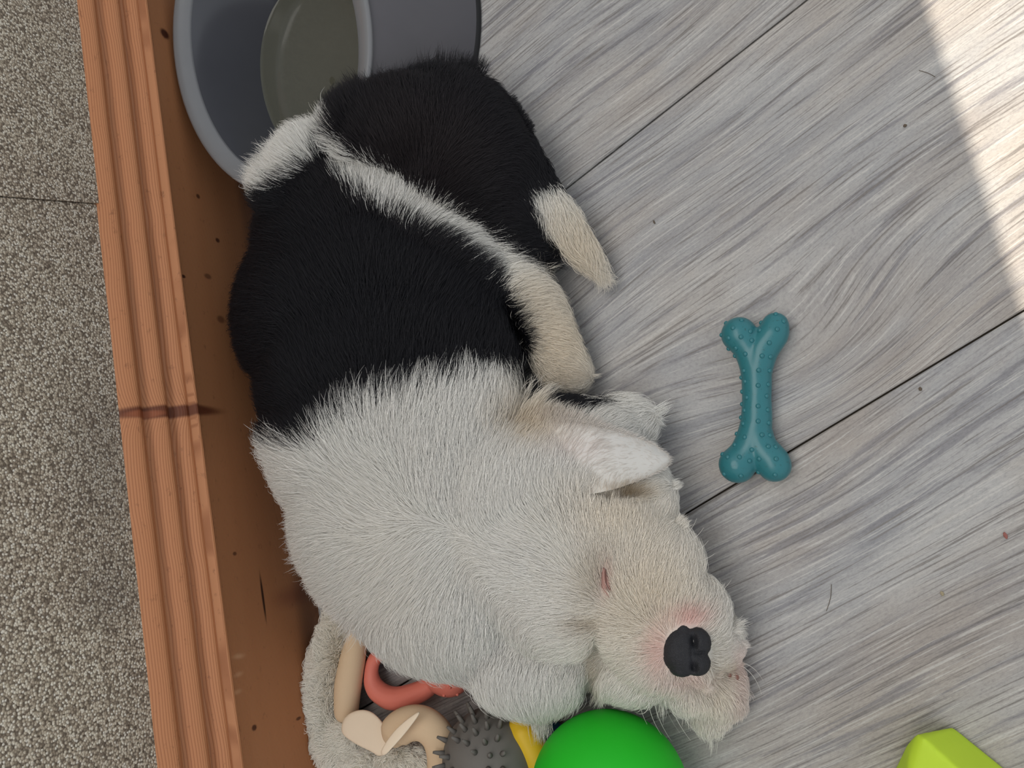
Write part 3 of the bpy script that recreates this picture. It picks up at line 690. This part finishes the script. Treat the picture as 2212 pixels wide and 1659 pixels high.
em = plain('pink_eyelid', srgb(178, 138, 128), 0.6, 0.3, 0.2, 500, 0.2); em2 = plain('dark_lash_line', srgb(112, 76, 68), 0.6)
def surf_line(pts_, off):
    out = []
    for (x, y) in pts_:
        h, n_ = hit(x, y); out.append(h + n_ * off)
    return out
c = spline([(1302, 1226), (1305, 1250), (1310, 1272), (1317, 1292)], 6)
lid = bm_obj('eyelid', tube(surf_line(c, .0003), [.0022 * math.sin(math.pi * (i + .6) / (len(c) + .2)) + .0006 for i in range(len(c))], 10, squash=.6), em, body, label='pink closed eyelid')
c2 = [(x + 4, y + 1) for x, y in c]
bm_obj('lash_line', tube(surf_line(c2, .0016), [.0007 * math.sin(math.pi * (i + .6) / (len(c) + .2)) + .0001 for i in range(len(c))], 6), em2, lid)
# ear canal shade: fold plus painted tan; brown beads added to darken toe gaps
for (x, y) in ((1588, 1458), (1604, 1462)):
    h, n_ = hit(x - 14, y)
    bm = bmesh.new(); add_ell(bm, h, (Vector((.0018, 0, 0)), Vector((0, .0024, 0)), Vector((0, 0, .0014))), 2)
    bm_obj('toe_gap_bead', bm, plain('brown_gap', srgb(140, 96, 84), .6), body)

# ------------------------------------------------------------------ teal bone chew
def soft_toy_bone():
    bm = bmesh.new()
    z0 = .0125
    chain(bm, [(1596, 722, .0135, 39), (1617, 752, .0125, 34), (1632, 800, .012, 33), (1634, 860, .0115, 31), (1632, 920, .012, 34), (1614, 975, .0125, 36), (1592, 1004, .0135, 40)], 10, 3)
    chain(bm, [(1674, 703, .0125, 29), (1668, 722, .013, 34), (1645, 758, .013, 35), (1634, 800, .012, 33)], 8, 3)
    chain(bm, [(1632, 925, .012, 33), (1642, 965, .0125, 36), (1666, 995, .013, 37), (1672, 1005, .013, 36)], 8, 3)
    o = remesh('bone_chew_toy', bm, .0011, 3, None, None, label='teal rubber bone chew toy covered in small nubs, lying on the grey planks', category='chew toy')
    return o
tm = NT('teal_rubber', 0.32, 0.5); g = tm.coord('Object')
dirt = tm.noise(g, 420, 4, 0.7)
tm.color(tm.mix(tm.ramp(dirt, [(0.60, (0, 0, 0)), (0.72, (1, 1, 1))]), srgb(48, 118, 126), srgb(40, 90, 92))); tm.bump(tm.noise(g, 500, 3), 0.06, 0.0004)
bone = soft_toy_bone(); bone.data.materials.append(tm.m)
mz = min(v.co.z for v in bone.data.vertices); 
for v in bone.data.vertices: v.co.z -= mz
bone.data.update(); bpy.context.view_layer.update()
tb = BVHTree.FromObject(bone, bpy.context.evaluated_depsgraph_get())
bm = bmesh.new(); bmesh.ops.create_icosphere(bm, subdivisions=2, radius=1); nub_me = bpy.data.meshes.new('nub'); bm.to_mesh(nub_me); bm.free(); nub_me.materials.append(tm.m)
nub_me.polygons.foreach_set('use_smooth', [True] * len(nub_me.polygons))
def to_px(cx, cy): return 1450 + cx / 3.19, 600 + cy / 3.19
for cx, cy in [(375, 310), (485, 292), (395, 415), (480, 408), (345, 395), (445, 485), (555, 432), (610, 362), (675, 448), (730, 355), (510, 525), (625, 538), (683, 545), (500, 640), (602, 637), (678, 640), (460, 690),
               (508, 715), (598, 742), (668, 735), (520, 825), (658, 815), (475, 785), (598, 884), (503, 914), (665, 910), (460, 960), (598, 988), (494, 1005), (672, 1000), (505, 1098), (624, 1082), (680, 1085), (437, 1150), (438, 1070),
               (555, 1185), (668, 1162), (720, 1165), (388, 1235), (470, 1235), (605, 1248), (540, 1262), (722, 1248), (365, 1352), (480, 1365), (715, 1358), (600, 1340), (352, 1215), (720, 250), (600, 300), (545, 370), (775, 300), (425, 345), (390, 495), (415, 550), (470, 870)]:
    x, y = to_px(cx, cy); h, n_ = hit(x, y, tb)
    near_ = tb.find_nearest(h)
    if (near_[0] - h).length > .0005: near_ = tb.find_nearest(P(x, y, .013)); h, n_ = near_[0], near_[1]
    if h.z < .003: continue
    o = bpy.data.objects.new('nub', nub_me); o.matrix_world = Matrix.Translation(h) @ n_.to_track_quat('Z', 'Y').to_matrix().to_4x4() @ Matrix.Diagonal((.0016, .0016, .0013, 1))
    link(o, bone)

# ------------------------------------------------------------------ green ball
gm = plain('green_rubber', srgb(34, 196, 40), 0.55, 0.3, 0.08, 900, 0.08)
r = .0502; bm = bmesh.new(); bmesh.ops.create_icosphere(bm, subdivisions=6, radius=r)
ball = bm_obj('toy_ball', bm, gm, None, label='smooth bright green ball under the chin of the puppy', category='ball'); ball.location = P(1317, 1716, r)

# ------------------------------------------------------------------ lime yellow block
lm = plain('lime_rubber', srgb(196, 226, 60), 0.6, 0.3, 0.12, 500, 0.10)
pts_ = [P(1925, 1680, .002), P(1958, 1608, .018), P(1978, 1586, .026), P(2058, 1571, .004), P(2168, 1660, .004), P(2275, 1760, .004), P(2120, 1850, .004), P(1930, 1800, .004),
        P(1992, 1592, .030), P(2085, 1676, .034), P(2180, 1780, .034), P(1950, 1760, .028), P(1962, 1640, .026), P(1925, 1680, .0), P(2058, 1571, .0), P(2168, 1660, 0), P(2275, 1760, 0), P(2120, 1850, 0), P(1930, 1800, 0)]
bm = bmesh.new(); [bm.verts.new(p) for p in pts_]; bmesh.ops.convex_hull(bm, input=bm.verts); bmesh.ops.delete(bm, geom=[v for v in bm.verts if not v.link_faces], context='VERTS')
blk = remesh('chew_block', bm, .0012, 12, lm, None, label='lime yellow rubber block toy with a ridge, cut off by the bottom right edge', category='toy block')
# ------------------------------------------------------------------ coral ring chew
cm = plain('coral_rubber', srgb(236, 134, 116), 0.5, 0.4, 0.06, 500, 0.05)
bm = bmesh.new()
chain(bm, [(850, 1395, .016, 19), (812, 1420, .016, 18), (802, 1455, .016, 19), (812, 1488, .016, 26), (845, 1508, .016, 30), (888, 1502, .016, 29), (928, 1478, .016, 25), (930, 1430, .016, 19), (895, 1395, .016, 19), (850, 1395, .016, 19)], 10, 2)
blob(bm, 968, 1462, .016, 46, 44, .013, 0); 
cr = remesh('teething_ring', bm, .0011, 3, cm, None, label='coral pink rubber ring chew poking out from under the white chest fur', category='ring toy')
tb = BVHTree.FromObject(cr, bpy.context.evaluated_depsgraph_get())
nm2 = nub_me.copy(); nm2.materials.clear(); nm2.materials.append(cm)
for x, y in ((959, 1502), (988, 1500), (972, 1485), (945, 1480), (990, 1472)):
    h, n_ = hit(x, y, tb); o = bpy.data.objects.new('nub', nm2); o.matrix_world = Matrix.Translation(h) @ Matrix.Diagonal((.0013, .0013, .0013, 1)); link(o, cr)

# ------------------------------------------------------------------ dark spiked rubber ball
sm = plain('charcoal_rubber', srgb(116, 112, 107), 0.7, 0.3, 0.15, 500, 0.1)
r = .035; c0 = P(1064, 1642, r)
sb = empty('spiky_ball', (c0.x, c0.y, 0), label='charcoal rubber ball with pointed spikes between the beige loop and the yellow toy', category='ball')
bm = bmesh.new(); bmesh.ops.create_icosphere(bm, subdivisions=5, radius=r)
ax0 = (P(1040, 1625, 2 * r) - P(960, 1490, .03)).normalized()
for v in bm.verts:                                 # moulded seam running around the ball
    d = abs(v.co.normalized().dot(ax0.cross(Vector((0, 0, 1))).normalized()) + .18)
    v.co *= 1 - .018 * math.exp(-(d / .02) ** 2) + .012 * math.exp(-(d / .10) ** 4)
o = bm_obj('ball_body', bm, sm, sb); o.location = (0, 0, r)
bm = bmesh.new(); bmesh.ops.create_cone(bm, segments=8, radius1=.0021, radius2=.0009, depth=.0082, cap_ends=True, matrix=Matrix.Translation((0, 0, .0030)))
spk = bpy.data.meshes.new('spike'); bm.to_mesh(spk); bm.free(); spk.materials.append(sm); spk.polygons.foreach_set('use_smooth', [True] * len(spk.polygons))
NS = 210; ga = math.pi * (3 - 5 ** .5)
sn = ax0.cross(Vector((0, 0, 1))).normalized()
for i in range(NS):
    z = 1 - 2 * (i + .5) / NS; q = math.sqrt(1 - z * z); d = Vector((q * math.cos(ga * i), q * math.sin(ga * i), z))
    if z < -.6 or d.dot((P(1158, 1632, .038) - P(1064, 1642, .035)).normalized()) > .72 or abs(d.dot(sn) + .18) < .11: continue
    o = bpy.data.objects.new('spike', spk); o.matrix_world = Matrix.Translation(d * r + Vector((0, 0, r))) @ d.to_track_quat('Z', 'Y').to_matrix().to_4x4()
    link(o, sb)

# ------------------------------------------------------------------ yellow toy and blue toy
ym = plain('yellow_rubber', srgb(232, 190, 40), 0.5, 0.4, 0.1, 400, 0.12)
bm = bmesh.new(); chain(bm, [(1132, 1585, .040, 34), (1158, 1632, .038, 38), (1186, 1685, .034, 40), (1200, 1760, .03, 42)], 10, 3)
blob(bm, 1126, 1578, .040, 34, 30, .008, 45)
yt = remesh('yellow_chew', bm, .0012, 5, ym, None, label='yellow rubber chew toy squeezed between the spiked ball and the green ball', category='chew toy')
bl = plain('blue_rubber', srgb(52, 100, 140), 0.5)
bm = bmesh.new(); chain(bm, [(1185, 1575, .010, 26), (1215, 1600, .010, 26), (1240, 1640, .010, 26)], 10, 3)
remesh('blue_chew', bm, .0012, 2, bl, None, label='blue rubber toy just showing behind the yellow one, under the white fur', category='chew toy')

# ------------------------------------------------------------------ plush toy
cream = plain('cream_fleece', srgb(250, 244, 228), 0.95, 0.1, 0.4, 700, 0.06)
suede = plain('beige_suede', srgb(228, 200, 166), 0.9, 0.1, 0.3, 900, 0.06); felt = plain('ivory_felt', srgb(250, 230, 204), 0.9, 0.1, 0.2, 1200, 0.05)
bm = bmesh.new()
chain(bm, [(742, 1330, .030, 34), (716, 1400, .026, 36), (698, 1460, .022, 36), (690, 1530, .020, 36), (700, 1590, .020, 38), (740, 1635, .022, 42), (800, 1660, .024, 44)], 8, 3)
blob(bm, 880, 1655, .026, 62, 46, .016, 10); blob(bm, 810, 1690, .022, 90, 50, .018, 10); blob(bm, 750, 1600, .018, 50, 50, .012)
plush = remesh('plush_toy', bm, .0016, 4, cream, None, label='cream fleece plush toy with ivory felt ear and beige loop at the skirting', category='plush toy')
A = np.array([tuple(v.co) for v in plush.data.vertices]); A[:, 0] = np.maximum(A[:, 0], WX + .002); A[:, 2] = np.maximum(A[:, 2], .001); plush.data.vertices.foreach_set('co', A.ravel())
pos, nrm = sample(plush.data, 40000); n = len(pos)
fl_ = rng.normal(0, 1, (n, 2)); fl_ /= np.linalg.norm(fl_, axis=1, keepdims=True)
pp = proj(pos); outw = pp - np.array([800, 1560]); outw /= np.linalg.norm(outw, axis=1, keepdims=True); fl_ = fl_ * .8 + outw; fl_ /= np.linalg.norm(fl_, axis=1, keepdims=True)
lnp = np.where(pp[:, 0] < 730, .0100, .0070)
pts, RAD = groom(pos, nrm, lnp, .7, .85, .00018, 6, fl_, .6, 45, .16)
pc = np.tile(np.array(srgb(255, 251, 240)[:3]), (n, 1)) * rng.uniform(.92, 1.0, (n, 1)); g_ = gauss(pp, 740, 1440, 30, 90) * .5; pc = pc * (1 - g_) + np.array(srgb(206, 184, 148)[:3]) * g_
make_curves('fleece_pile', pts, RAD, pc, fm.m, plush, kind='stuff')
bm = bmesh.new(); chain(bm, [(775, 1350, .026, 26), (762, 1420, .025, 34), (752, 1480, .023, 36), (748, 1535, .020, 32)], 8, 3)
remesh('suede_lining', bm, .0012, 3, suede, plush)
loop = [P(x, y, z) for x, y, z in spline([(846, 1606, .040), (858, 1578, .040), (888, 1562, .040), (920, 1566, .039), (946, 1592, .037), (958, 1635, .035), (954, 1690, .032), (925, 1740, .028)], 8)]
bm_obj('fabric_loop', tube(loop, [.0125 * min(1, .45 + i / 12) for i in range(len(loop))], 24, squash=.8), suede, plush, label='beige looped fabric arm')
def flap(pts2, z, th):
    bm = bmesh.new(); c = spline(pts2, 6, True); cc = np.mean(c, axis=0); rings = []
    for s_, dz in ((1.0, -th), (1.02, 0), (.96, th * .8), (.85, th), (.5, th * 1.2), (.15, th * 1.3)):
        rings.append([bm.verts.new(P(cc[0] + (q[0] - cc[0]) * s_, cc[1] + (q[1] - cc[1]) * s_, z(q[0], q[1]) * s_ + z(*cc) * (1 - s_) + dz)) for q in c])
    n = len(c)
    for A_, B_ in zip(rings, rings[1:]):
        for k in range(n): bm.faces.new((A_[k], A_[(k + 1) % n], B_[(k + 1) % n], B_[k]))
    bm.faces.new(rings[-1]); bm.faces.new(rings[0][::-1]); bmesh.ops.recalc_face_normals(bm, faces=bm.faces); return bm
bm_obj('felt_ear', flap([(745, 1552), (770, 1536), (798, 1537), (822, 1556), (842, 1590), (848, 1612), (822, 1632), (800, 1622), (765, 1604), (740, 1582)], lambda x, y: .036 + (y - 1590) * .00006, .0013), felt, plush, label='ivory felt ear')
bm_obj('felt_edge', flap([(845, 1588), (870, 1562), (900, 1540), (904, 1545), (880, 1578), (856, 1606), (832, 1630), (824, 1622)], lambda x, y: .0575 - (1600 - y) * .00002, .0010), felt, plush)

# ------------------------------------------------------------------ crumbs and loose hairs on the floor
crm = plain('brown_crumb', srgb(96, 84, 72), 0.9); crp = plain('rust_crumb', srgb(150, 96, 88), 0.9); crs = plain('straw_crumb', srgb(160, 148, 122), 0.9)
for x, y, r1, r2, m_, lb in [(1955, 271, .0011, .0011, crm, 'tiny dark crumb near the edge of the sunlight'), (1988, 840, .0012, .0014, crm, 'tiny dark crumb right of the teal bone, below the plank joint'), (1413, 480, .0006, .0016, crm, 'tiny black fleck right of the tail tip'),
                         (2172, 1157, .001, .0024, crp, 'reddish brown crumb near the right edge of the floor'), (2035, 1282, .001, .0018, crs, 'straw coloured flake on the plank below the bone')]:
    bm = bmesh.new(); add_ell(bm, P(x, y, .0007), (Vector((r1, .0003, 0)), Vector((-.0003, r2, 0)), Vector((0, 0, .0007))), 1)
    for v in bm.verts: v.co += Vector((random.uniform(-1, 1), random.uniform(-1, 1), 0)) * .0002
    o = bm_obj('crumb', bm, m_, None, False, label=lb, category='crumb'); set_origin(o, P(x, y, 0))
for pts2, lb in [([(1796, 1262), (1795, 1285), (1791, 1303), (1785, 1320)], 'short dark loose hair curved on the plank right of the nose'), ([(1985, 152), (2005, 158), (2020, 166)], 'fine loose hair on the floor beside the sunlit edge')]:
    pth = [P(x, y, .0006) for x, y in spline(pts2, 5)]
    o = bm_obj('loose_hair', tube(pth, [.00018] * len(pth), 5), crm, None, True, label=lb, category='hair'); set_origin(o, pth[0])
